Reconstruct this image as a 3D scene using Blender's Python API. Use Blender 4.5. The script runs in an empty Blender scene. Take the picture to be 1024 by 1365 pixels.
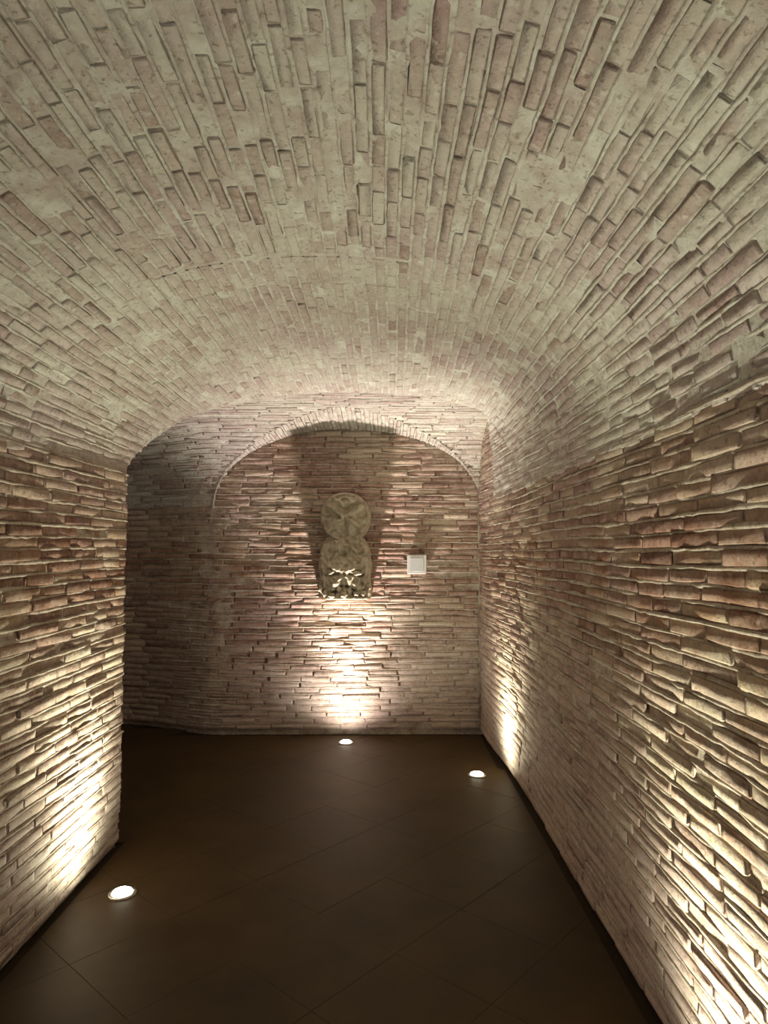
import bpy, bmesh, math, random
import numpy as np
from mathutils import Vector, Matrix, noise

random.seed(7)
scene = bpy.context.scene
COL = scene.collection

# ------------------------------------------------------------------ camera
EYE = 1.5
F = 900.0                                    # focal length in pixels of the 1024 x 1365 frame
PITCH = math.atan(51.5 / F)
YAW = -3.0 / F
cam_d = bpy.data.cameras.new('camera')
cam_d.sensor_fit = 'HORIZONTAL'
cam_d.sensor_width = 36.0
cam_d.lens = F / 1024 * 36.0
cam_d.clip_start = 0.05
cam = bpy.data.objects.new('camera', cam_d)
COL.objects.link(cam)
cam.location = (0, 0, EYE)
cam.rotation_euler = (math.pi / 2 + PITCH, 0, -YAW * -1)
scene.camera = cam

# ------------------------------------------------------------------ world, exposure
world = bpy.data.worlds.new('world')
scene.world = world
world.use_nodes = True
bg = world.node_tree.nodes['Background']
bg.inputs[0].default_value = (0.80, 0.69, 0.78, 1)
bg.inputs[1].default_value = 0.6
vs = scene.view_settings
vs.view_transform = 'Standard'
vs.look = 'None'
vs.exposure = 0.0
vs.gamma = 1.0
vs.use_curve_mapping = False

# lamps: x, y, power of the wall wash, power of the narrow beam, colour
WARM = (0.98, 0.975, 0.75)
ROSE = (1.0, 0.89, 0.81)
UPLIGHTS = [
    (-1.137, 3.053, (-1, 0), 16, 96, WARM, 'small round floor light recessed in the slabs near the end of the left brick wall'),
    (0.638, 4.614, (1, 0), 16, 96, WARM, 'small round floor light close to the right brick wall, far end of the passage'),
    (-0.281, 5.378, (0, 1), 15, 300, ROSE, 'small round floor light at the foot of the back wall under the stone carving'),
    (0.638, 1.750, (1, 0), 16, 96, WARM, 'round floor light close to the right brick wall, past the lower right of the picture'),
    (-1.137, -0.350, (-1, 0), 16, 96, WARM, 'small round floor light added out of view by the left brick wall to light the near vault'),  # unseen, added in the stagger of the others to brighten the near vault
]

# ------------------------------------------------------------------ materials
def nd(nt, kind, **kw):
    n = nt.nodes.new(kind)
    for k, v in kw.items():
        setattr(n, k, v)
    return n

def new_mat(name):
    m = bpy.data.materials.new(name)
    m.use_nodes = True
    nt = m.node_tree
    b = nt.nodes['Principled BSDF']
    return m, nt, b

def noise_node(nt, vec, scale, detail=4, rough=0.55):
    n = nd(nt, 'ShaderNodeTexNoise')
    n.inputs['Scale'].default_value = scale
    n.inputs['Detail'].default_value = detail
    n.inputs['Roughness'].default_value = rough
    nt.links.new(vec, n.inputs['Vector'])
    return n.outputs['Fac']

def ramp(nt, fac, stops):
    r = nd(nt, 'ShaderNodeValToRGB')
    el = r.color_ramp.elements
    while len(el) < len(stops):
        el.new(0.5)
    for e, (p, c) in zip(el, stops):
        e.position = p
        e.color = c if len(c) == 4 else (*c, 1)
    nt.links.new(fac, r.inputs[0])
    return r.outputs[0]

def mix(nt, fac, a, b, mode='MIX'):
    m = nd(nt, 'ShaderNodeMix', data_type='RGBA', blend_type=mode)
    for sock, v in ((m.inputs[0], fac), (m.inputs[6], a), (m.inputs[7], b)):
        if hasattr(v, 'links') or hasattr(v, 'is_linked'):
            nt.links.new(v, sock)
        elif isinstance(v, (int, float)):
            sock.default_value = v
        else:
            sock.default_value = (*v, 1)
    return m.outputs[2]

def masonry(name, single, lime, stops, rough=0.9, band=False):
    """brick with lime wash; every brick has its own tone, lime smears in patches"""
    m, nt, b = new_mat(name)
    geo = nd(nt, 'ShaderNodeNewGeometry')
    pos = geo.outputs['Position']
    if single:
        rnd = nd(nt, 'ShaderNodeObjectInfo').outputs['Random']
    else:
        a = nd(nt, 'ShaderNodeAttribute', attribute_name='tint')
        rnd = a.outputs['Fac']
    base = ramp(nt, rnd, stops)
    fine = noise_node(nt, pos, 38, 5, 0.65)
    base = mix(nt, 0.55, base, ramp(nt, fine, [(0.25, (0.25, 0.25, 0.25)), (0.75, (0.78, 0.78, 0.78))]), 'OVERLAY')
    patch = noise_node(nt, pos, 2.3, 6, 0.62)
    pf = ramp(nt, patch, [(0.38, (0, 0, 0)), (0.66, (1, 1, 1))])
    smear = noise_node(nt, pos, 16, 6, 0.7)
    sf = ramp(nt, smear, [(0.40, (0, 0, 0)), (0.60, (1, 1, 1))])
    lf = mix(nt, 0.5, pf, sf)
    mul = nd(nt, 'ShaderNodeMath', operation='MULTIPLY')
    nt.links.new(lf, mul.inputs[0]); mul.inputs[1].default_value = lime[3]
    lime_f = mul.outputs[0]
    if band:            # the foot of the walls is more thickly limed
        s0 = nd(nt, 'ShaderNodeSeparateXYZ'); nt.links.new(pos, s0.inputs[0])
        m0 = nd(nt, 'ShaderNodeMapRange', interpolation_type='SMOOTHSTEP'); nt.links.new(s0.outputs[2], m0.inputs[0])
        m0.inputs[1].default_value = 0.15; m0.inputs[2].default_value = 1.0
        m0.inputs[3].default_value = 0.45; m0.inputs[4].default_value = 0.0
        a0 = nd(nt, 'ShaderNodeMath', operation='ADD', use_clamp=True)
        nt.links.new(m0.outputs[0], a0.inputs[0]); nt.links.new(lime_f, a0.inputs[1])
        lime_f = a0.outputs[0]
    col = mix(nt, lime_f, base, lime[:3])
    big = noise_node(nt, pos, 0.9, 3, 0.5)
    col = mix(nt, 1.0, col, ramp(nt, big, [(0.35, (0.86, 0.80, 0.78)), (0.62, (1.0, 1.0, 0.97))]), 'MULTIPLY')
    pits = ramp(nt, noise_node(nt, pos, 62, 3, 0.6), [(0.33, (0.55, 0.50, 0.46)), (0.42, (1, 1, 1))])
    col = mix(nt, 0.8, col, pits, 'MULTIPLY')
    splash = ramp(nt, noise_node(nt, pos, 27, 5, 0.7), [(0.58, (0, 0, 0)), (0.66, (1, 1, 1))])
    sm = nd(nt, 'ShaderNodeMath', operation='MULTIPLY'); nt.links.new(splash, sm.inputs[0]); sm.inputs[1].default_value = 0.55
    col = mix(nt, sm.outputs[0], col, tuple(min(1, c * 1.15) for c in lime[:3]))
    mv = noise_node(nt, pos, 1.4, 3, 0.5)
    col = mix(nt, 1.0, col, ramp(nt, mv, [(0.42, (1, 1, 1)), (0.62, (0.93, 0.86, 0.92))]), 'MULTIPLY')
    if band:            # barer, redder courses at about eye height
        sx = nd(nt, 'ShaderNodeSeparateXYZ'); nt.links.new(pos, sx.inputs[0])
        mr = nd(nt, 'ShaderNodeMapRange', interpolation_type='SMOOTHSTEP')
        ad = nd(nt, 'ShaderNodeMath', operation='SUBTRACT'); nt.links.new(sx.outputs[2], ad.inputs[0]); ad.inputs[1].default_value = 1.40
        ab = nd(nt, 'ShaderNodeMath', operation='ABSOLUTE'); nt.links.new(ad.outputs[0], ab.inputs[0])
        nt.links.new(ab.outputs[0], mr.inputs[0])
        mr.inputs[1].default_value = 0.05; mr.inputs[2].default_value = 0.42
        mr.inputs[3].default_value = 1.0; mr.inputs[4].default_value = 0.0
        nz = ramp(nt, noise_node(nt, pos, 5, 5, 0.6), [(0.35, (0, 0, 0)), (0.62, (1, 1, 1))])
        mm = nd(nt, 'ShaderNodeMath', operation='MULTIPLY')
        nt.links.new(mr.outputs[0], mm.inputs[0]); nt.links.new(nz, mm.inputs[1])
        col = mix(nt, mm.outputs[0], col, (0.72, 0.56, 0.48), 'MULTIPLY')
    nt.links.new(col, b.inputs['Base Color'])
    b.inputs['Roughness'].default_value = rough
    b.inputs['Specular IOR Level'].default_value = 0.2
    bump = nd(nt, 'ShaderNodeBump')
    bump.inputs['Strength'].default_value = 0.9
    bump.inputs['Distance'].default_value = 0.009
    nt.links.new(noise_node(nt, pos, 45, 6, 0.7), bump.inputs['Height'])
    nt.links.new(bump.outputs[0], b.inputs['Normal'])
    return m

WALL_STOPS = [(0.0, (0.19, 0.10, 0.065)), (0.14, (0.31, 0.185, 0.13)), (0.45, (0.42, 0.285, 0.21)),
              (0.75, (0.52, 0.41, 0.29)), (1.0, (0.62, 0.52, 0.38))]
CEIL_STOPS = [(0.0, (0.40, 0.29, 0.25)), (0.18, (0.51, 0.41, 0.37)), (0.5, (0.57, 0.49, 0.44)),
              (0.8, (0.60, 0.56, 0.49)), (1.0, (0.68, 0.66, 0.58))]
LIME_W = (0.60, 0.52, 0.45, 0.80)
LIME_C = (0.64, 0.63, 0.56, 0.80)
MATS = {
    'wall_single': masonry('wall_brick', True, LIME_W, WALL_STOPS, band=True),
    'wall_joined': masonry('wall_brick_far', False, LIME_W, WALL_STOPS, band=True),
    'ceil_single': masonry('vault_brick', True, LIME_C, CEIL_STOPS),
    'ceil_joined': masonry('vault_brick_far', False, LIME_C, CEIL_STOPS),
}

def mottled_mortar(name, lo, mid, hi):
    m, nt, b = new_mat(name)
    pos = nd(nt, 'ShaderNodeNewGeometry').outputs['Position']
    c = ramp(nt, noise_node(nt, pos, 9, 7, 0.7), [(0.34, lo), (0.5, mid), (0.64, hi)])
    pits = ramp(nt, noise_node(nt, pos, 55, 4, 0.6), [(0.34, (0.55, 0.50, 0.46)), (0.44, (1, 1, 1))])
    c = mix(nt, 0.8, c, pits, 'MULTIPLY')
    nt.links.new(c, b.inputs['Base Color'])
    b.inputs['Roughness'].default_value = 0.95
    b.inputs['Specular IOR Level'].default_value = 0.1
    bp = nd(nt, 'ShaderNodeBump')
    bp.inputs['Strength'].default_value = 0.9
    bp.inputs['Distance'].default_value = 0.010
    nt.links.new(noise_node(nt, pos, 40, 7, 0.7), bp.inputs['Height'])
    nt.links.new(bp.outputs[0], b.inputs['Normal'])
    return m

def plain(name, stops, scale=8, rough=0.9, bump=0.4, dist=0.004, spec=0.3, metal=0.0):
    m, nt, b = new_mat(name)
    pos = nd(nt, 'ShaderNodeNewGeometry').outputs['Position']
    c = ramp(nt, noise_node(nt, pos, scale, 6, 0.6), stops)
    nt.links.new(c, b.inputs['Base Color'])
    b.inputs['Roughness'].default_value = rough
    b.inputs['Metallic'].default_value = metal
    b.inputs['Specular IOR Level'].default_value = spec
    bp = nd(nt, 'ShaderNodeBump')
    bp.inputs['Strength'].default_value = bump
    bp.inputs['Distance'].default_value = dist
    nt.links.new(noise_node(nt, pos, scale * 5, 6, 0.65), bp.inputs['Height'])
    nt.links.new(bp.outputs[0], b.inputs['Normal'])
    return m

MATS['mortar_wall'] = mottled_mortar('wall_mortar', (0.33, 0.24, 0.18), (0.50, 0.42, 0.34), (0.64, 0.57, 0.48))
MATS['mortar_ceil'] = mottled_mortar('vault_mortar', (0.50, 0.41, 0.36), (0.60, 0.56, 0.49), (0.72, 0.71, 0.63))
MATS['slab'] = plain('floor_slab', [(0.3, (0.034, 0.019, 0.006)), (0.7, (0.056, 0.034, 0.012))], 3, 0.55, 0.25, 0.002, 0.2)
MATS['grout'] = plain('floor_grout', [(0.3, (0.022, 0.014, 0.006)), (0.7, (0.035, 0.022, 0.01))], 9, 0.9)
MATS['stone'] = plain('carved_stone', [(0.34, (0.34, 0.28, 0.19)), (0.62, (0.62, 0.56, 0.43))], 18, 0.85, 0.9, 0.009)
MATS['steel'] = plain('lamp_steel', [(0.3, (0.35, 0.34, 0.31)), (0.7, (0.5, 0.48, 0.45))], 30, 0.35, 0.05, 0.001, 0.5, 1.0)
MATS['plastic'] = plain('white_plate', [(0.3, (0.80, 0.80, 0.78)), (0.7, (0.84, 0.84, 0.82))], 10, 0.5, 0.03, 0.001)
MATS['plastic_grey'] = plain('grey_plate', [(0.3, (0.66, 0.68, 0.68)), (0.7, (0.70, 0.72, 0.72))], 10, 0.5, 0.03, 0.001)

def glow(name, colour, strength):
    m, nt, b = new_mat(name)
    b.inputs['Base Color'].default_value = (*colour, 1)
    b.inputs['Emission Color'].default_value = (*colour, 1)
    b.inputs['Emission Strength'].default_value = strength
    return m
MATS['lens_warm'] = glow('lit_lens_warm', WARM, 14)
MATS['lens_rose'] = glow('lit_lens_rose', ROSE, 14)

# ------------------------------------------------------------------ helpers
def link(name, verts, faces, mat, parent=None, smooth=True, tint=None):
    me = bpy.data.meshes.new(name)
    me.from_pydata([tuple(v) for v in verts], [], [tuple(f) for f in faces])
    me.validate()
    if smooth:
        me.polygons.foreach_set('use_smooth', [True] * len(me.polygons))
    if tint is not None:
        at = me.attributes.new('tint', 'FLOAT', 'POINT')
        at.data.foreach_set('value', np.asarray(tint, dtype=np.float32))
    me.materials.append(mat)
    me.update()
    o = bpy.data.objects.new(name, me)
    COL.objects.link(o)
    if parent:
        o.parent = parent
    return o

def from_bm(name, bm, mat, parent=None, smooth=True):
    bmesh.ops.recalc_face_normals(bm, faces=bm.faces)
    me = bpy.data.meshes.new(name)
    bm.to_mesh(me); bm.free()
    if smooth:
        me.polygons.foreach_set('use_smooth', [True] * len(me.polygons))
    me.materials.append(mat)
    o = bpy.data.objects.new(name, me)
    COL.objects.link(o)
    if parent:
        o.parent = parent
    return o

def tag(o, label, cat, group=None, kind=None):
    o['label'] = label; o['category'] = cat
    if group: o['group'] = group
    if kind: o['kind'] = kind

def empty(name, loc, label, cat, group=None):
    o = bpy.data.objects.new(name, None)
    COL.objects.link(o)
    o.location = loc
    tag(o, label, cat, group)
    return o

CP, SP = math.cos(PITCH), math.sin(PITCH)
def project(p):
    x, y, z = p[0], p[1], p[2] - EYE
    d = y * CP + z * SP
    if d < 0.05: return None
    v = z * CP - y * SP
    return 512 + F * x / d - 3, 682.5 - F * v / d

# ------------------------------------------------------------------ the shape of the place
XL, YF = -1.35, 3.55          # left wall plane, its far corner
YB = 5.63                     # back wall
SPRING = 1.87
XC, CROWN = -0.24, 2.555      # crown of the passage vault
YSTART, YBRICK = -3.0, 0.7    # behind the camera the shell goes on without separate bricks
LX, LA = -0.285, 1.115        # the blind arch in the back wall
XFAR = -4.4                   # the side passage going off to the left

def sstep(a, b, t):
    t = min(1, max(0, (t - a) / (b - a)))
    return t * t * (3 - 2 * t)

def xr(y): return 0.868 - 0.055 * sstep(4.3, 5.65, y)
def yback(x):
    return YB if x > -1.32 else YB + 0.34 * sstep(0, 0.95, -1.32 - x)
CROSS_RISE, CN = 0.70, 2.5
def zcross(y, x=0):
    yb = yback(x); m = (yb + YF) / 2; h = (yb - YF) / 2
    u = abs(y - m) / h
    return SPRING + CROSS_RISE * max(0, 1 - u ** CN) ** (1 / CN)

def section(y):
    """half spans and exponents of the passage vault at y, as a polyline from left spring to right spring"""
    n_r = 2.15 + 5.5 * max(0, min(1, (y - 1.8) / 3.25)) ** 2.2
    al, ar = XC - XL, xr(y) - XC
    rise = CROWN - SPRING
    pts = []
    N = 80
    for i in range(N + 1):
        a = math.pi * (1 - i / N)
        c, s = math.cos(a), math.sin(a)
        n = 2.15 if c < 0 else n_r
        cc = math.copysign(abs(c) ** (2 / n), c); ss = abs(s) ** (2 / n)
        pts.append((XC + (al if c < 0 else ar) * cc, SPRING + rise * ss))
    return pts
_sec = {}
def sec_table(y):
    k = round(y, 2)
    if k not in _sec:
        p = np.array(section(k)); d = np.r_[0, np.cumsum(np.hypot(*np.diff(p, axis=0).T))]
        h = d[40]                   # crown: each half is divided evenly
        fr = np.where(np.arange(81) <= 40, d / h * 0.5, 0.5 + (d - h) / (d[-1] - h) * 0.5)
        _sec[k] = (fr, p, d[-1])
    return _sec[k]
def S_main(s, t):               # s = y, t = fraction of the section
    f, p, L = sec_table(min(5.3, s))
    return Vector((np.interp(t, f, p[:, 0]), s, np.interp(t, f, p[:, 1])))

# the far arris of the passage vault, as seen: solve where each ray of the section meets this outline
EDGE = [(168, 640), (172, 615), (200, 588), (250, 556), (300, 540), (350, 530), (400, 525), (480, 522), (560, 527), (610, 538), (651, 550)]
def edge_side(t, y):
    px, py = project(S_main(y, t))
    ex = [e[0] for e in EDGE]
    if px < 168: return -1
    if px > 651: return -1
    return 1 if py > np.interp(px, ex, [e[1] for e in EDGE]) else -1
def solve_edge(t):
    y = 3.55
    while y < 5.6 and edge_side(t, y) < 0:
        y += 0.01
    return y
_et = np.linspace(0, 1, 61)
_ey = np.array([solve_edge(t) for t in _et])
_ey[0] = YF
_ok = _ey < 5.2
_tm = _et[_ok].max()
_ey[~_ok] = 5.05
for i in range(1, 61):
    _ey[i] = min(max(_ey[i], _ey[i - 1] - 0.02), 5.08)
_k = np.convolve(np.r_[_ey[0], _ey, _ey[-1]], [0.25, 0.5, 0.25], 'valid'); _ey[1:] = _k[1:]
_ey[0] = YF
def yend(t): return float(np.interp(t, _et, _ey))

def lun_rise(y): return 0.665 + (YB - y) * 0.055
def S_lun(s, t):                # the blind arch soffit: s = y, t = 0..1
    a = math.pi * (1 - t)
    c, ss = math.cos(a), math.sin(a)
    n = 2.1
    return Vector((LX + LA * math.copysign(abs(c) ** (2 / n), c), s, SPRING - 0.02 + lun_rise(s) * abs(ss) ** (2 / n)))
def ylun(t):                    # where the soffit meets the cross vault
    y = YB
    while y > 4.62 and S_lun(y, t).z > zcross(y):
        y -= 0.01
    return y
def lun_z(x, y=YB):
    u = min(1, abs((x - LX) / LA))
    return SPRING - 0.02 + lun_rise(y) * (1 - u ** 2.1) ** (1 / 2.1)

def cross_profile(x):
    yb = yback(x); m = (yb + YF) / 2; h = (yb - YF) / 2
    a = np.linspace(0, math.pi, 161)
    ca, sa = np.cos(a), np.abs(np.sin(a))
    p = np.c_[m + h * np.sign(ca) * np.abs(ca) ** (2 / CN), SPRING + CROSS_RISE * sa ** (2 / CN)]
    d = np.r_[0, np.cumsum(np.hypot(*np.diff(p, axis=0).T))]
    return d, p
_cp = {}
def S_cross(s, t):              # s = x, t = distance up from the back springing
    k = round(s, 2)
    if k not in _cp: _cp[k] = cross_profile(k)
    d, p = _cp[k]
    return Vector((s, np.interp(t, d, p[:, 0]), np.interp(t, d, p[:, 1])))
CROSS_LEN = cross_profile(0)[0][-1]

def S_right(s, t): return Vector((xr(s), s, t))
def S_left(s, t): return Vector((XL - 0.012 * math.sin(s * 1.3), s, t))
def S_back(s, t): return Vector((s, yback(s), t))

# ------------------------------------------------------------------ relief of the masonry
def rough_at(p, amp):
    a = noise.noise(p * 1.7) * 0.012 + noise.noise(p * 5.1 + Vector((7, 3, 1))) * amp
    return a + noise.noise(p * 17.0 + Vector((1, 9, 4))) * amp * 0.7

def normal(S, s, t, inward):
    e = 0.02
    et = e if S not in (S_main, S_lun) else 0.006
    t0, t1 = t - et, t + et
    if S in (S_main, S_lun): t0, t1 = max(0, t0), min(1, t1)
    du = S(s + e, t) - S(s - e, t)
    dv = S(s, t1) - S(s, t0)
    n = du.cross(dv)
    if n.length < 1e-9: return inward.normalized()
    n.normalize()
    ref = inward - S(s, t)
    return n if n.dot(ref) > 0 else -n
INSIDE = Vector((-0.3, 4.4, 1.2))
def inward_for(S, s):
    if S in (S_main, S_right, S_left, S_lun): return Vector((-0.25, s, 1.3))
    return Vector((s, 4.6, 1.3))

_rows = None
def grid(ss, ts): return [[(s, t) for s in ss] for t in ts]

def shell2(name, S, rows, mat, amp, depth, label, cat='wall', parent=None):
    verts, faces = [], []
    n = len(rows[0])
    for r in rows:
        for (s, t) in r:
            p = S(s, t)
            nrm = normal(S, s, t, inward_for(S, s))
            foot = 0.022 * (1 - sstep(0.012, 0.05 + 0.02 * noise.noise(p * 6), p.z)) if p.z < 0.1 else 0
            verts.append(p + nrm * (rough_at(p, amp) - depth - foot))
    for j in range(len(rows) - 1):
        for i in range(n - 1):
            a = j * n + i
            faces.append((a, a + 1, a + n + 1, a + n))
    o = link(name, verts, faces, mat, parent)
    if label: tag(o, label, cat, kind='structure')
    return o

# unit bricks: x along the course, y across it, z out of the wall
def unit_brick(rng):
    xs = [-0.5, -0.455, rng.uniform(-0.15, 0.15), 0.455, 0.5]
    V, Fc = [], []
    for i, x in enumerate(xs):
        e = 1.0 if i in (0, 4) else 0.0
        dz = rng.uniform(-0.002, 0.002)
        prof = [(-0.5, -0.035), (-0.5, -0.0035), (-0.40, 0), (0.40, 0), (0.5, -0.0035), (0.5, -0.035)]
        for k, (y, z) in enumerate(prof):
            yy = y * (1 - 0.05 * e) + (rng.uniform(-0.06, 0.06) if 0 < k < 5 else 0)
            zz = z + (dz + rng.uniform(-0.0016, 0.0016) - 0.002 * e if 0 < k < 5 else 0)
            V.append((x + rng.uniform(-0.012, 0.012), yy, zz))
    for i in range(4):
        for k in range(5):
            a = i * 6 + k
            Fc.append((a, a + 6, a + 7, a + 1))
    Fc.append((0, 1, 2, 3, 4, 5)); Fc.append((29, 28, 27, 26, 25, 24))
    return V, Fc
rng = random.Random(3)
UNITS = [unit_brick(rng) for _ in range(14)]
def unit_meshes(mat):
    out = []
    for V, Fc in UNITS:
        me = bpy.data.meshes.new('brick')
        me.from_pydata(V, [], Fc)
        me.polygons.foreach_set('use_smooth', [True] * len(me.polygons))
        me.materials.append(mat)
        out.append(me)
    return out
UM = {'wall': unit_meshes(MATS['wall_single']), 'ceil': unit_meshes(MATS['ceil_single'])}

def in_frame(p):
    q = project(p)
    return q and -40 < q[0] < 1064 and -40 < q[1] < 1405

def lay(parent, S, courses, kind, rng, tscale=1.0, proud=0.0, wob=0.012, jit=0.0022, holes=0.006, limit=300, gap=0.004, hfac=0.80, bead=0.0045, beadw=0.016, lens=(0.20, 0.31)):
    """courses: list of (t, pitch, [(s0, s1), ...]); t and pitch in the surface's own t units (tscale metres per unit)"""
    def wv(x, t): return wob * (noise.noise(Vector((x * 0.9, t * tscale * 2.1, 3.3))) + 0.35 * noise.noise(Vector((x * 3.1, t * tscale * 4, 8.1)))) / tscale
    bricks = []
    for (t, pitch, spans) in courses:
        for (s0, s1) in spans:
            if s1 - s0 < 0.04: continue
            s = s0 - rng.uniform(0, 0.2)
            while s < s1 - 0.02:
                L = rng.uniform(*lens)
                a, b = max(s, s0), min(s + L, s1)
                s += L + gap * rng.uniform(0.3, 1.3)
                if b - a < 0.035: continue
                if rng.random() < holes: continue
                ta, tb = t + wv(a, t), t + wv(b, t)
                if tscale != 1.0:
                    ta, tb = min(0.999, max(0.001, ta)), min(0.999, max(0.001, tb))
                pa, pb = S(a, ta), S(b, tb)
                c = (pa + pb) / 2
                sm, tm = (a + b) / 2, (ta + tb) / 2
                X = (pb - pa); L3 = X.length; X.normalize()
                N = normal(S, sm, tm, inward_for(S, sm))
                N = (N - X * N.dot(X)).normalized()
                Y = N.cross(X)
                H = pitch * tscale * hfac * rng.uniform(0.86, 1.12)
                lowf = noise.noise(c * 1.7) * 0.012
                calm = 0.45 + 0.55 * sstep(0.15, 0.85, c.z)
                off = proud + lowf + rng.gauss(0, jit) * calm
                if rng.random() < 0.03: off -= 0.007 * calm
                R = Matrix((X, Y, N)).transposed()
                roll = Matrix.Rotation(rng.gauss(0, 0.03), 3, 'X') @ Matrix.Rotation(rng.gauss(0, 0.007), 3, 'Y')
                R = R @ roll
                c = c + N * off
                h = X * (L3 / 2)
                area = 0
                if in_frame(c):
                    v = Vector((0, 0, EYE)) - c
                    area = max(0, v.normalized().dot(N)) * L3 * H / v.length_squared
                bricks.append((area, c, R, L3, H, rng.randrange(len(UNITS)), rng.random()))
    order = sorted(range(len(bricks)), key=lambda i: -bricks[i][0])
    single = set(i for i in order[:limit] if bricks[i][0] > 0)
    for i in sorted(single):
        area, c, R, L, H, u, tn = bricks[i]
        o = bpy.data.objects.new('brick', UM[kind][u])
        COL.objects.link(o)
        o.parent = parent
        o.matrix_local = Matrix.Translation(c) @ (R @ Matrix.Diagonal((L, H, 1))).to_4x4()
    VV, FF, TT = [], [], []
    base = 0
    unp = [np.array(U[0]) for U in UNITS]
    for i, (area, c, R, L, H, u, tn) in enumerate(bricks):
        if i in single: continue
        A = unp[u] * np.array([L, H, 1])
        W = A @ np.array(R).T + np.array(c)
        VV.append(W)
        FF.extend([tuple(k + base for k in f) for f in UNITS[u][1]])
        TT.extend([tn] * len(W))
        base += len(W)
    if VV:
        o = link('brickwork', np.vstack(VV), FF, MATS[kind + '_joined'], parent, True, TT)
        o['kind'] = 'stuff'
    # uneven beds of mortar between the courses, here squeezed out, there washed away
    VV, FF = [], []
    for (t, pitch, spans) in courses:
        tj = t + pitch / 2
        for (s0, s1) in spans:
            n = int((s1 - s0) / 0.035)
            if n < 2: continue
            for i in range(n + 1):
                x = s0 + (s1 - s0) * i / n
                tt_ = tj + wv(x, t) + rng.gauss(0, 0.0012) / tscale
                if tscale != 1.0: tt_ = min(0.995, max(0.005, tt_))
                p = S(x, tt_)
                N = normal(S, x, tt_, inward_for(S, x))
                X = S(x + 0.01, tt_) - S(x - 0.01, tt_); X.normalize()
                Y = N.cross(X).normalized()
                q = Vector((x * 3.2, tj * tscale * 37.0, 1.5))
                calm = 0.35 + 0.65 * sstep(0.15, 0.85, p.z)
                hh = bead * calm * (1.7 * noise.noise(q) + 1.0 * noise.noise(q * 3.1) + 0.15)
                w = beadw * (0.55 + 0.35 * noise.noise(q * 1.7 + Vector((5, 5, 5))))
                c = p + N * (proud + noise.noise(p * 1.7) * 0.012)
                b0 = len(VV)
                VV += [c + Y * w - N * 0.008, c + Y * w * 0.5 + N * (hh - 0.001), c + Y * w * 0.05 + N * hh, c - Y * w * 0.55 + N * (hh - 0.0015), c - Y * w - N * 0.008]
                if i:
                    for k in range(4): FF.append((b0 + k - 5, b0 + k - 4, b0 + k + 1, b0 + k))
    if VV:
        o = link('mortar_bed', VV, FF, MATS['mortar_' + kind], parent)
        o['kind'] = 'stuff'
    return len(bricks)

PITCH_W = 0.0495
# ---- left wall
ts = np.arange(-0.05, SPRING + 0.061, 0.02)
w_left = shell2('wall_left', S_left, grid(np.r_[np.arange(YSTART, YBRICK, 0.25), np.arange(YBRICK, YF + 0.001, 0.0259)], ts), MATS['mortar_wall'], 0.0035, 0.0075,
                'long left passage wall of thin rough bricks ending at an outer corner')
rg = random.Random(11)
cl = []
t = 0.050
while t < SPRING + 0.02:
    cl.append((t, PITCH_W, [(YBRICK, YF - rg.uniform(-0.006, 0.008))])); t += PITCH_W * rg.uniform(0.93, 1.07)
lay(w_left, S_left, cl, 'wall', rg)
# return of that wall along the side passage (turned away from the view)
rv, rf = [], []
xs_ = np.linspace(XFAR, XL - 0.012, 60); zs_ = np.linspace(-0.05, 1.9, 40)
for z in zs_:
    for x in xs_: rv.append((x, YF - 0.008 + noise.noise(Vector((x * 4, z * 9, 2))) * 0.006, z))
for j in range(len(zs_) - 1):
    for i in range(len(xs_) - 1):
        a = j * 60 + i; rf.append((a, a + 1, a + 61, a + 60))
o = link('wall_side_return', rv, rf, MATS['mortar_wall'])
tag(o, 'wall of the side passage running left from the outer brick corner', 'wall', kind='structure')

# ---- right wall, with its upper part in the crossing
TR = yend(1.0)
def right_top(y):
    return SPRING + 0.04 if y < 4.98 else max(SPRING + 0.04, min(zcross(y) + 0.02, 2.62))
ss = np.r_[np.arange(YSTART, YBRICK, 0.25), np.arange(YBRICK, YB + 0.05, 0.027)]
rows = [[(s, -0.05 + (right_top(s) + 0.05) * k / 96) for s in ss] for k in range(97)]
w_right = shell2('wall_right', S_right, rows, MATS['mortar_wall'], 0.0035, 0.0075,
                 'long right passage wall of thin rough bricks running to the back wall')
rg = random.Random(12)
cr = []
t = 0.050
while t < 2.55:
    if t < SPRING + 0.02:
        cr.append((t, PITCH_W, [(YBRICK, YB - 0.005)]))
    else:
        y0 = 5.02
        y1 = y0
        while y1 < YB and zcross(y1) > t + 0.01: y1 += 0.01
        cr.append((t, PITCH_W, [(y0, min(YB - 0.01, y1))]))
    t += PITCH_W * rg.uniform(0.93, 1.07)
lay(w_right, S_right, cr, 'wall', rg)

# ---- back wall
def back_top(x):
    return max(lun_z(x) + 0.02, SPRING + 0.03) if x > LX - LA else SPRING + 0.03
ss = np.r_[np.arange(XFAR, -2.6, 0.15), np.arange(-2.6, 0.86, 0.026)]
rows = [[(s, -0.05 + (back_top(s) + 0.05) * k / 120) for s in ss] for k in range(121)]
w_back = shell2('wall_back', S_back, rows, MATS['mortar_wall'], 0.0035, 0.0075,
                'brick back wall with a blind arch, behind the stone carving')
rg = random.Random(13)
cb = []
t = 0.058
while t < 2.56:
    if t < SPRING:
        cb.append((t, PITCH_W, [(-2.9, 0.80)]))
    else:
        k = (t + 0.012 - SPRING + 0.02) / lun_rise(YB)
        if k < 1:
            hw = LA * (1 - k ** 2.1) ** (1 / 2.1)
            cb.append((t, PITCH_W, [(LX - hw, min(0.80, LX + hw))]))
    t += PITCH_W * rg.uniform(0.95, 1.05)
lay(w_back, S_back, cb, 'wall', rg)

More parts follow.
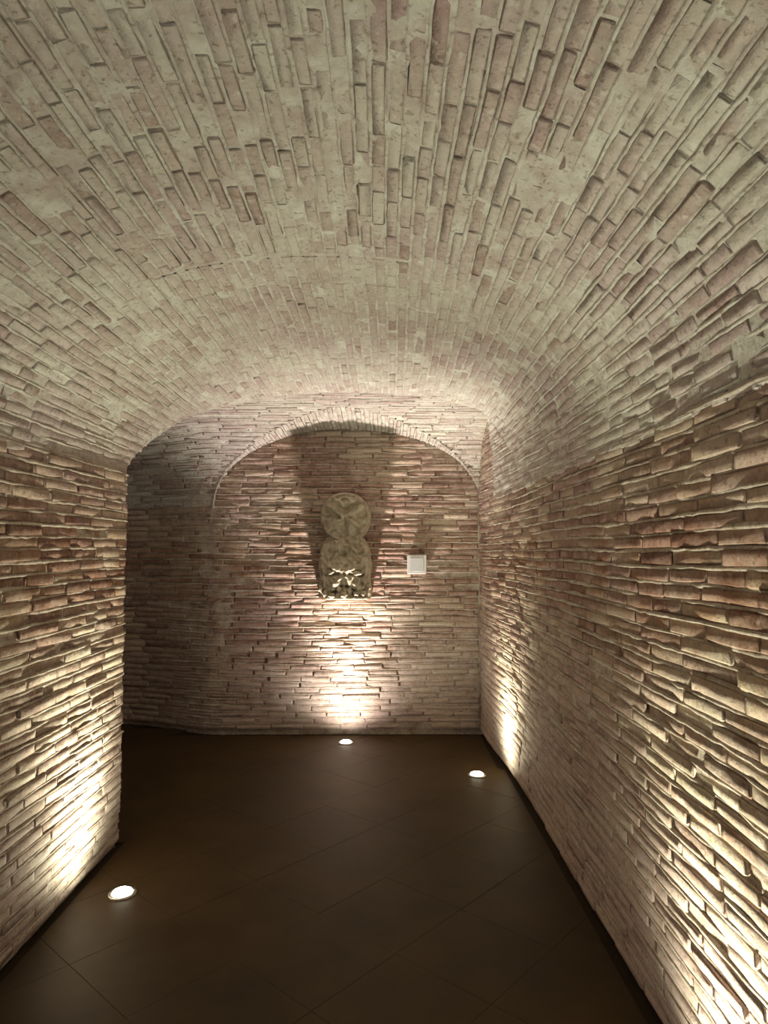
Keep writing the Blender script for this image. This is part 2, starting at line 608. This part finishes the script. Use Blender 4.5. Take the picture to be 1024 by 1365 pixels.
# ---- passage vault
ceil_rows = []
TS = np.linspace(0, 1, 131)
NB = 175
for t in TS:
    ye = yend(t)
    r = [(y, t) for y in np.arange(YSTART, YBRICK, 0.3)]
    r += [(YBRICK + (ye - YBRICK) * k / NB, t) for k in range(NB + 1)]
    ceil_rows.append(r)
c_main = shell2('ceiling', S_main, ceil_rows, MATS['mortar_ceil'], 0.0040, 0.0030,
                'lime-smeared brick barrel vault over the passage, bricks running lengthwise', 'ceiling')
rg = random.Random(14)
SECL = sec_table(2.0)[2]
NCO = int(SECL / 0.0425)
cm = []
for k in range(NCO):
    t = (k + 0.5) / NCO
    ye = yend(t) - rg.uniform(-0.005, 0.01)
    if 0.30 < t < 0.62:
        cm.append((t, 1 / NCO, [(YBRICK, 2.36), (2.385, 2.385 + 0.24), (2.63, ye)]))
    else:
        cm.append((t, 1 / NCO, [(YBRICK, ye)]))
lay(c_main, S_main, cm, 'ceil', rg, tscale=SECL, proud=0.0, wob=0.010, jit=0.0018, holes=0.004, hfac=0.84, bead=0.003, beadw=0.014, lens=(0.12, 0.25))

# riser at the far arris of the vault, up to the cross vault
rv, rf = [], []
tt = np.linspace(0, 1, 91)
for t in tt:
    p = S_main(yend(t), t)
    n = normal(S_main, yend(t) - 0.03, t, inward_for(S_main, yend(t)))
    p = p - n * 0.006
    rv.append(tuple(p)); rv.append((p.x, p.y + 0.004, max(p.z + 0.02, zcross(p.y, p.x) + 0.01)))
for i in range(len(tt) - 1): rf.append((2 * i, 2 * i + 1, 2 * i + 3, 2 * i + 2))
o = link('arris', rv, rf, MATS['mortar_ceil'], c_main)

# ---- cross vault over the crossing and the side passage
_ex = np.array([S_main(yend(t), t).x for t in np.linspace(0, 1, 201)])
_eyy = np.maximum.accumulate(np.array([yend(t) for t in np.linspace(0, 1, 201)]))
def xedge(y):           # how far the arris of the passage vault has come at depth y
    if y >= 5.06: return xr(y) + 0.03
    i = int(np.searchsorted(_eyy, y, 'right')) - 1
    return float(_ex[max(0, i)])
def cross_spans(t, x0, x1):
    """x-ranges of the cross vault at profile distance t which are not cut by the passage or the blind arch"""
    p = S_cross(0, t)
    y, z = p.y, p.z
    if z <= SPRING + 0.001: z = SPRING + 0.001
    x1 = min(x1, xedge(y))
    if y >= 4.62:                          # back half
        k = (z - SPRING + 0.02) / lun_rise(y)
        if k < 1:
            hw = LA * (1 - k ** 2.1) ** (1 / 2.1)
            spans = [(x0, min(x1, LX - hw)), (LX + hw, x1)]
        else:
            spans = [(x0, x1)]
    else:
        spans = [(x0, x1)]
    return spans
# backing in two halves so that the blind arch stays open
def cross_rows(side):
    rows = []
    for t in np.linspace(0, CROSS_LEN, 120):
        sp = cross_spans(t, XFAR, xr(5.3) + 0.03)
        if len(sp) == 2: a, b = sp[side]
        else:
            a, b = (sp[0][0], min(LX, sp[0][1])) if side == 0 else (LX, sp[0][1])
        if side == 0:
            xs = np.r_[np.linspace(a, -1.9, 14)[:-1], np.linspace(-1.9, b, 80)] if b > -1.9 else np.linspace(a, b, 93)
        else:
            xs = np.linspace(a, max(a + 0.001, b), 50)
        rows.append([(x, t) for x in xs])
    return rows
cut = [r for r in cross_rows(0)]
c_cross = shell2('ceiling', S_cross, cut, MATS['mortar_ceil'], 0.004, 0.005,
                 'brick vault of the side passage beyond the arris, bricks lying crosswise', 'ceiling')
cut = cross_rows(1)
o = shell2('vault_backing', S_cross, cut, MATS['mortar_ceil'], 0.004, 0.005, None, parent=c_cross)
rg = random.Random(15)
cc = []
t = 0.03
while t < CROSS_LEN * 0.62:
    cc.append((t, PITCH_W, [s for s in cross_spans(t, -2.7, xr(5.3))])); t += PITCH_W
lay(c_cross, S_cross, cc, 'ceil', rg, proud=0.0, wob=0.006, jit=0.0018, holes=0.003, bead=0.002)

# ---- soffit of the blind arch
rows = []
for t in np.linspace(0, 1, 91):
    y0 = ylun(t)
    rows.append([(YB + 0.02 + (y0 - YB - 0.02) * k / 30, t) for k in range(31)])
c_lun = shell2('ceiling', S_lun, rows, MATS['mortar_ceil'], 0.003, 0.007,
               'shallow arched soffit of the blind arch over the stone carving', 'ceiling')
rg = random.Random(16)
NL = 56
cs = []
for k in range(1, NL - 1):
    t = (k + 0.5) / NL
    cs.append((t, 1 / NL, [(ylun(t) - 0.004, YB)]))
lay(c_lun, S_lun, cs, 'ceil', rg, tscale=2.85, wob=0.002, jit=0.0015, holes=0, bead=0.0015)

# ---- unseen cap, added to keep ambient light out of the side passage
def quad_wall(name, pts, label):
    o = link(name, pts, [(0, 1, 2, 3)], MATS['mortar_wall'])
    tag(o, label, 'wall', kind='structure')
quad_wall('side_light_cap', [(XFAR, YF - 0.1, -0.05), (XFAR, 6.1, -0.05), (XFAR, 6.1, 2.75), (XFAR, YF - 0.1, 2.75)],
          'unseen cap added to close the side passage against ambient light')

# ------------------------------------------------------------------ floor
o = link('floor', [(XFAR, YSTART, -0.012), (1.0, YSTART, -0.012), (1.0, 6.1, -0.012), (XFAR, 6.1, -0.012)], [(0, 1, 2, 3)], MATS['grout'])
tag(o, 'dark brown floor of square slabs laid diagonally', 'floor', kind='structure')
FLOOR = o
def clip(poly, nx, ny, d):      # keep nx*x + ny*y <= d
    out = []
    for i in range(len(poly)):
        a, b = poly[i], poly[(i + 1) % len(poly)]
        da, db = nx * a[0] + ny * a[1] - d, nx * b[0] + ny * b[1] - d
        if da <= 0: out.append(a)
        if (da <= 0) != (db <= 0):
            k = da / (da - db)
            out.append((a[0] + (b[0] - a[0]) * k, a[1] + (b[1] - a[1]) * k))
    return out
def area2(p): return abs(sum(p[i][0] * p[(i + 1) % len(p)][1] - p[(i + 1) % len(p)][0] * p[i][1] for i in range(len(p)))) / 2
TSZ = 0.42
ang = math.radians(48)
e1 = (math.cos(ang), math.sin(ang)); e2 = (-math.sin(ang), math.cos(ang))
org = (-1.135, 2.543)
rg = random.Random(5)
g = 0.0006
full = None
def tile_mesh(poly, cx, cy):
    top = [(x - cx, y - cy) for x, y in poly]
    sc = 0.998
    n = len(top)
    V = [(x, y, -0.03) for x, y in top] + [(x, y, -0.0003) for x, y in top] + [(x * sc, y * sc, 0) for x, y in top]
    Fc = [tuple(range(2 * n, 3 * n))]
    for i in range(n):
        j = (i + 1) % n
        Fc.append((i, j, n + j, n + i)); Fc.append((n + i, n + j, 2 * n + j, 2 * n + i))
    me = bpy.data.meshes.new('slab')
    me.from_pydata(V, [], Fc)
    me.materials.append(MATS['slab'])
    return me
for i in range(-30, 40):
    for j in range(-30, 40):
        c = [(i + a, j + b) for a, b in ((0, 0), (1, 0), (1, 1), (0, 1))]
        q = []
        for (u, v), (du, dv) in zip(c, ((g, g), (-g, g), (-g, -g), (g, -g))):
            uu, vv = u * TSZ + du, v * TSZ + dv
            q.append((org[0] + e1[0] * uu + e2[0] * vv, org[1] + e1[1] * uu + e2[1] * vv))
        cx = sum(p[0] for p in q) / 4; cy = sum(p[1] for p in q) / 4
        if cx < -2.9 or cy < YBRICK - 0.1: continue
        a0 = area2(q)
        p = clip(q, 1, 0, 0.845 if cy < 4.9 else 0.80)
        p = clip(p, 0, 1, YB - 0.045) if p and cx > -1.6 else (clip(p, 0, 1, yback(cx) - 0.045) if p else p)
        if cx > -1.6 and cy < YF + 0.25 and p:
            if cy < YF: p = clip(p, -1, 0, 1.325)
            elif cx < XL: p = clip(p, 0, -1, -(YF + 0.02))
        elif p and cx < -1.2: p = clip(p, 0, -1, -(YF + 0.02))
        if not p or area2(p) < 0.002: continue
        cx = sum(v[0] for v in p) / len(p); cy = sum(v[1] for v in p) / len(p)
        if abs(area2(p) - a0) < 1e-6:
            if full is None: full = tile_mesh(p, cx, cy)
            me = full
        else:
            me = tile_mesh(p, cx, cy)
        o = bpy.data.objects.new('slab', me)
        COL.objects.link(o)
        o.parent = FLOOR
        o.location = (cx, cy, rg.uniform(-0.0006, 0.0002))
        o.rotation_euler = (rg.gauss(0, 0.0007), rg.gauss(0, 0.0007), 0)

# ------------------------------------------------------------------ floor lights
def lathe(bm, prof, seg=40, cx=0, cy=0):
    rings = []
    for r, z in prof:
        if r < 1e-5: rings.append([bm.verts.new((cx, cy, z))])
        else: rings.append([bm.verts.new((cx + r * math.cos(2 * math.pi * k / seg), cy + r * math.sin(2 * math.pi * k / seg), z)) for k in range(seg)])
    for a, b in zip(rings, rings[1:]):
        for k in range(seg):
            k2 = (k + 1) % seg
            if len(a) == 1: bm.faces.new((a[0], b[k], b[k2]))
            elif len(b) == 1: bm.faces.new((a[k], b[0], a[k2]))
            else: bm.faces.new((a[k], b[k], b[k2], a[k2]))

def uplight(x, y, to, wash, beam, colour, label):
    t = empty('floor_light', (x, y, 0), label, 'floor light', 'round lights recessed in the floor')
    bm = bmesh.new()
    lathe(bm, [(0.060, -0.004), (0.060, 0.0025), (0.057, 0.005), (0.048, 0.006), (0.044, 0.004), (0.044, -0.004)])
    from_bm('bezel', bm, MATS['steel'], t)
    bm = bmesh.new()
    lathe(bm, [(0.0435, 0.0025), (0.041, 0.011), (0.030, 0.017), (0.015, 0.0195), (0, 0.020)])
    from_bm('lens', bm, MATS['lens_rose'] if colour is ROSE else MATS['lens_warm'], t)
    for k in range(3):
        bm = bmesh.new()
        a = k * 2.1 + 0.4
        lathe(bm, [(0.0035, 0.005), (0.0035, 0.0068), (0.0025, 0.0074), (0, 0.0072)], 10, 0.052 * math.cos(a), 0.052 * math.sin(a))
        from_bm('screw', bm, MATS['steel'], t)
    for (kind, power, size, tilt, rad) in (('wash', wash, 138, 32, 0.04), ('beam', beam, 80 if colour is ROSE else 88, -5 if colour is ROSE else 6, 0.03), ('spill', 23, 176, 0, 0.05)):
        ld = bpy.data.lights.new(kind, 'SPOT')
        ld.energy = power; ld.color = colour
        ld.spot_size = math.radians(size); ld.spot_blend = 1.0
        ld.shadow_soft_size = rad
        lo = bpy.data.objects.new('lamp_' + kind, ld)
        COL.objects.link(lo)
        lo.parent = t
        lo.location = (0, 0, 0.045)
        d = Vector((to[0] * math.sin(math.radians(tilt)), to[1] * math.sin(math.radians(tilt)), math.cos(math.radians(tilt))))
        lo.rotation_euler = (-d).to_track_quat('Z', 'Y').to_euler()
    return t
for u in UPLIGHTS: uplight(*u)

# ------------------------------------------------------------------ white plate on the back wall
PX, PZ, PS = 0.289, 1.385, 0.158
pl = empty('wall_plate', (PX, YB, PZ), 'small square white plate fixed to the back wall beside the stone carving', 'wall plate')
def rbox(name, w, h, d, y, mat, parent, bev=0.006):
    bm = bmesh.new()
    bmesh.ops.create_cube(bm, size=1)
    bmesh.ops.scale(bm, vec=(w, d, h), verts=bm.verts)
    bmesh.ops.bevel(bm, geom=bm.edges[:] , offset=bev, segments=3, affect='EDGES')
    bmesh.ops.translate(bm, vec=(0, y, 0), verts=bm.verts)
    return from_bm(name, bm, mat, parent, False)
rbox('back_box', PS * 0.86, PS * 0.86, 0.05, -0.012, MATS['plastic_grey'], pl)
rbox('cover', PS, PS, 0.014, -0.044, MATS['plastic'], pl, 0.005)
rbox('inner_panel', PS * 0.70, PS * 0.70, 0.004, -0.0525, MATS['plastic_grey'], pl, 0.0015)

# ------------------------------------------------------------------ stone carving
CX, CZ = -0.300, 1.116
cv = empty('stone_carving', (CX, YB, CZ), 'weathered carved stone fragment, round medallion above a leafy block, mounted on back wall', 'carving')
ST = MATS['stone']
def body(name, z0, z1, width, depth, relief, nz=90, nu=90, mat=ST):
    """closed body: front bulges towards the room; width(z), depth(z), relief(u, z)"""
    V, Fc = [], []
    for j in range(nz + 1):
        z = z0 + (z1 - z0) * j / nz
        w, d = width(z), depth(z)
        for i in range(nu + 1):
            u = -1 + 2 * i / nu
            e = max(0, 1 - abs(u) ** 5) ** (1 / 2.6)
            V.append((u * w, -(d * e) - relief(u * w, z) * e - 0.012, z))
        V.append((w, -0.004, z)); V.append((-w, -0.004, z))
    n = nu + 3
    for j in range(nz):
        for i in range(n):
            a, b = j * n + i, j * n + (i + 1) % n
            Fc.append((a, b, b + n, a + n))
    Fc.append(tuple(range(n))); Fc.append(tuple(reversed(range(nz * n, nz * n + n))))
    return link(name, V, Fc, mat, cv)
def gs(x, s): return math.exp(-(x / s) ** 2)
def seg(x, z, x0, z0, x1, z1):
    dx, dz = x1 - x0, z1 - z0
    k = max(0, min(1, ((x - x0) * dx + (z - z0) * dz) / (dx * dx + dz * dz)))
    return math.hypot(x - x0 - k * dx, z - z0 - k * dz)
# lower block
BT = 0.50
def bw(z):
    if z > 0.34:
        k = (z - 0.34) / (BT - 0.34)
        return 0.215 - 0.068 * k ** 1.6
    return 0.215 + 0.006 * math.sin(z * 30)
def bd(z): return 0.212 + 0.02 * gs(z - 0.2, 0.08) - 0.065 * sstep(0.20, 0.50, z)
def brel(x, z):
    r = noise.noise(Vector((x * 38, z * 38, 1))) * 0.010 + noise.noise(Vector((x * 13, z * 13, 5))) * 0.016
    ax = abs(x)
    r += 0.007 * gs(seg(ax, z, 0.03, 0.16, 0.12, 0.08), 0.018)
    r -= 0.030 * gs(seg(ax, z, 0.02, 0.10, 0.10, 0.03), 0.014)
    r += 0.018 * gs(seg(ax, z, 0.02, 0.22, 0.13, 0.26), 0.014)
    r -= 0.026 * gs(seg(ax, z, 0.05, 0.20, 0.15, 0.19), 0.012)
    r += 0.016 * gs(seg(ax, z, 0.16, 0.10, 0.19, 0.34), 0.014)
    r -= 0.024 * gs(math.hypot(x, z - 0.345), 0.020)
    r += 0.016 * gs(abs(math.hypot(x, (z - 0.33)) - 0.10), 0.010) * (1 if z > 0.33 else 0.4)
    return r * 1.7
body('leaf_block', 0.0, BT, bw, bd, brel)
# medallion
MZ, MR = 0.655, 0.213
def mw(z): return math.sqrt(max(0.0002, MR * MR - (z - MZ) ** 2))
def md(z): return 0.155 * (max(0.0, 1 - abs((z - MZ) / MR) ** 6) ** 0.5) + 0.005
def mrel(x, z):
    zz = z - MZ
    r = math.hypot(x, zz)
    a = noise.noise(Vector((x * 34, z * 34, 9))) * 0.005 + noise.noise(Vector((x * 12, z * 12, 15))) * 0.009
    a += 0.012 * gs(r - 0.188, 0.012)
    ax = abs(x)
    for (x0, z0, x1, z1, h) in ((0.015, 0.0, 0.13, 0.09, 0.018), (0.015, -0.01, 0.14, -0.10, 0.019), (0.01, 0.09, 0.09, 0.15, 0.012)):
        a += h * gs(seg(ax, zz, x0, z0, x1, z1), 0.015)
    a -= 0.006 * gs(seg(ax, zz, 0.05, -0.01, 0.15, -0.005), 0.016)
    a -= 0.008 * gs(seg(0, zz, 0, -0.05, 0, -0.14) + ax, 0.022)
    a += 0.012 * gs(math.hypot(x / 1.5, zz - 0.13) - 0.028, 0.008)
    return a * 2.3
body('medallion', MZ - MR + 0.002, MZ + MR - 0.001, mw, md, mrel)
def blob(name, x, z, y, sx, sz, sy, rot=0, lobes=0, curl=0.0, parent=cv):
    bm = bmesh.new()
    bmesh.ops.create_icosphere(bm, subdivisions=3, radius=1)
    for v in bm.verts:
        p = v.co.copy()
        if lobes:
            k = 1 + 0.16 * math.cos(lobes * math.atan2(p.z, p.x))
            p.x *= k; p.z *= k
        p.y -= curl * max(0, -p.z) ** 2
        p *= 1 + 0.10 * noise.noise(p * 2.3 + Vector((x * 40, z * 40, 0)))
        v.co = (p.x * sx, p.y * sy, p.z * sz)
    bmesh.ops.rotate(bm, cent=(0, 0, 0), matrix=Matrix.Rotation(rot, 3, 'Y'), verts=bm.verts)
    bmesh.ops.translate(bm, vec=(x, -y, z), verts=bm.verts)
    return from_bm(name, bm, ST, parent)
blob('boss', 0, MZ + 0.02, 0.135, 0.020, 0.018, 0.016)
blob('boss', 0, 0.405, 0.165, 0.046, 0.014, 0.022)
# curled leaves: an upper pair, then an inverted V, a lower fringe
lr = random.Random(21)
for sx in (-1, 1):
    for (x, z, y, a, b, rot, n) in (
            (0.045, 0.232, 0.240, 0.030, 0.016, 0.5, 3), (0.105, 0.212, 0.236, 0.034, 0.018, 0.15, 3),
            (0.150, 0.285, 0.190, 0.026, 0.052, 0.2, 0), (0.080, 0.330, 0.180, 0.018, 0.045, -0.5, 0),
            (0.030, 0.165, 0.204, 0.020, 0.030, -0.4, 3), (0.068, 0.128, 0.208, 0.030, 0.017, 0.9, 4),
            (0.112, 0.098, 0.212, 0.026, 0.018, 0.4, 5), (0.160, 0.140, 0.205, 0.034, 0.018, -0.7, 3),
            (0.185, 0.085, 0.200, 0.024, 0.030, 0.2, 5), (0.150, 0.045, 0.214, 0.026, 0.024, 0.5, 5),
            (0.095, 0.035, 0.222, 0.027, 0.023, -0.4, 5), (0.042, 0.070, 0.212, 0.022, 0.026, 0.3, 4)):
        blob('leaf', sx * x + lr.uniform(-0.006, 0.006), z + lr.uniform(-0.010, 0.010), y + lr.uniform(-0.006, 0.004),
             a * lr.uniform(0.85, 1.15), b * lr.uniform(0.85, 1.15), 0.030, sx * rot + lr.uniform(-0.2, 0.2), n, 0.4)
blob('leaf', 0.0, 0.034, 0.226, 0.030, 0.026, 0.030, 0.1, 5, 0.4)
# broken lower edge of the block
bm = bmesh.new()
bmesh.ops.create_grid(bm, x_segments=36, y_segments=8, size=1)
for v in bm.verts:
    x, y = v.co.x, v.co.y
    v.co = (x * 0.165 + 0.02, -0.115 + y * 0.125, -0.006 + 0.006 * noise.noise(Vector((x * 5, y * 4, 2))))
r = bmesh.ops.extrude_face_region(bm, geom=bm.faces[:])
bmesh.ops.translate(bm, vec=(0, 0, 0.022), verts=[v for v in r['geom'] if isinstance(v, bmesh.types.BMVert)])
from_bm('lower_edge', bm, ST, cv)
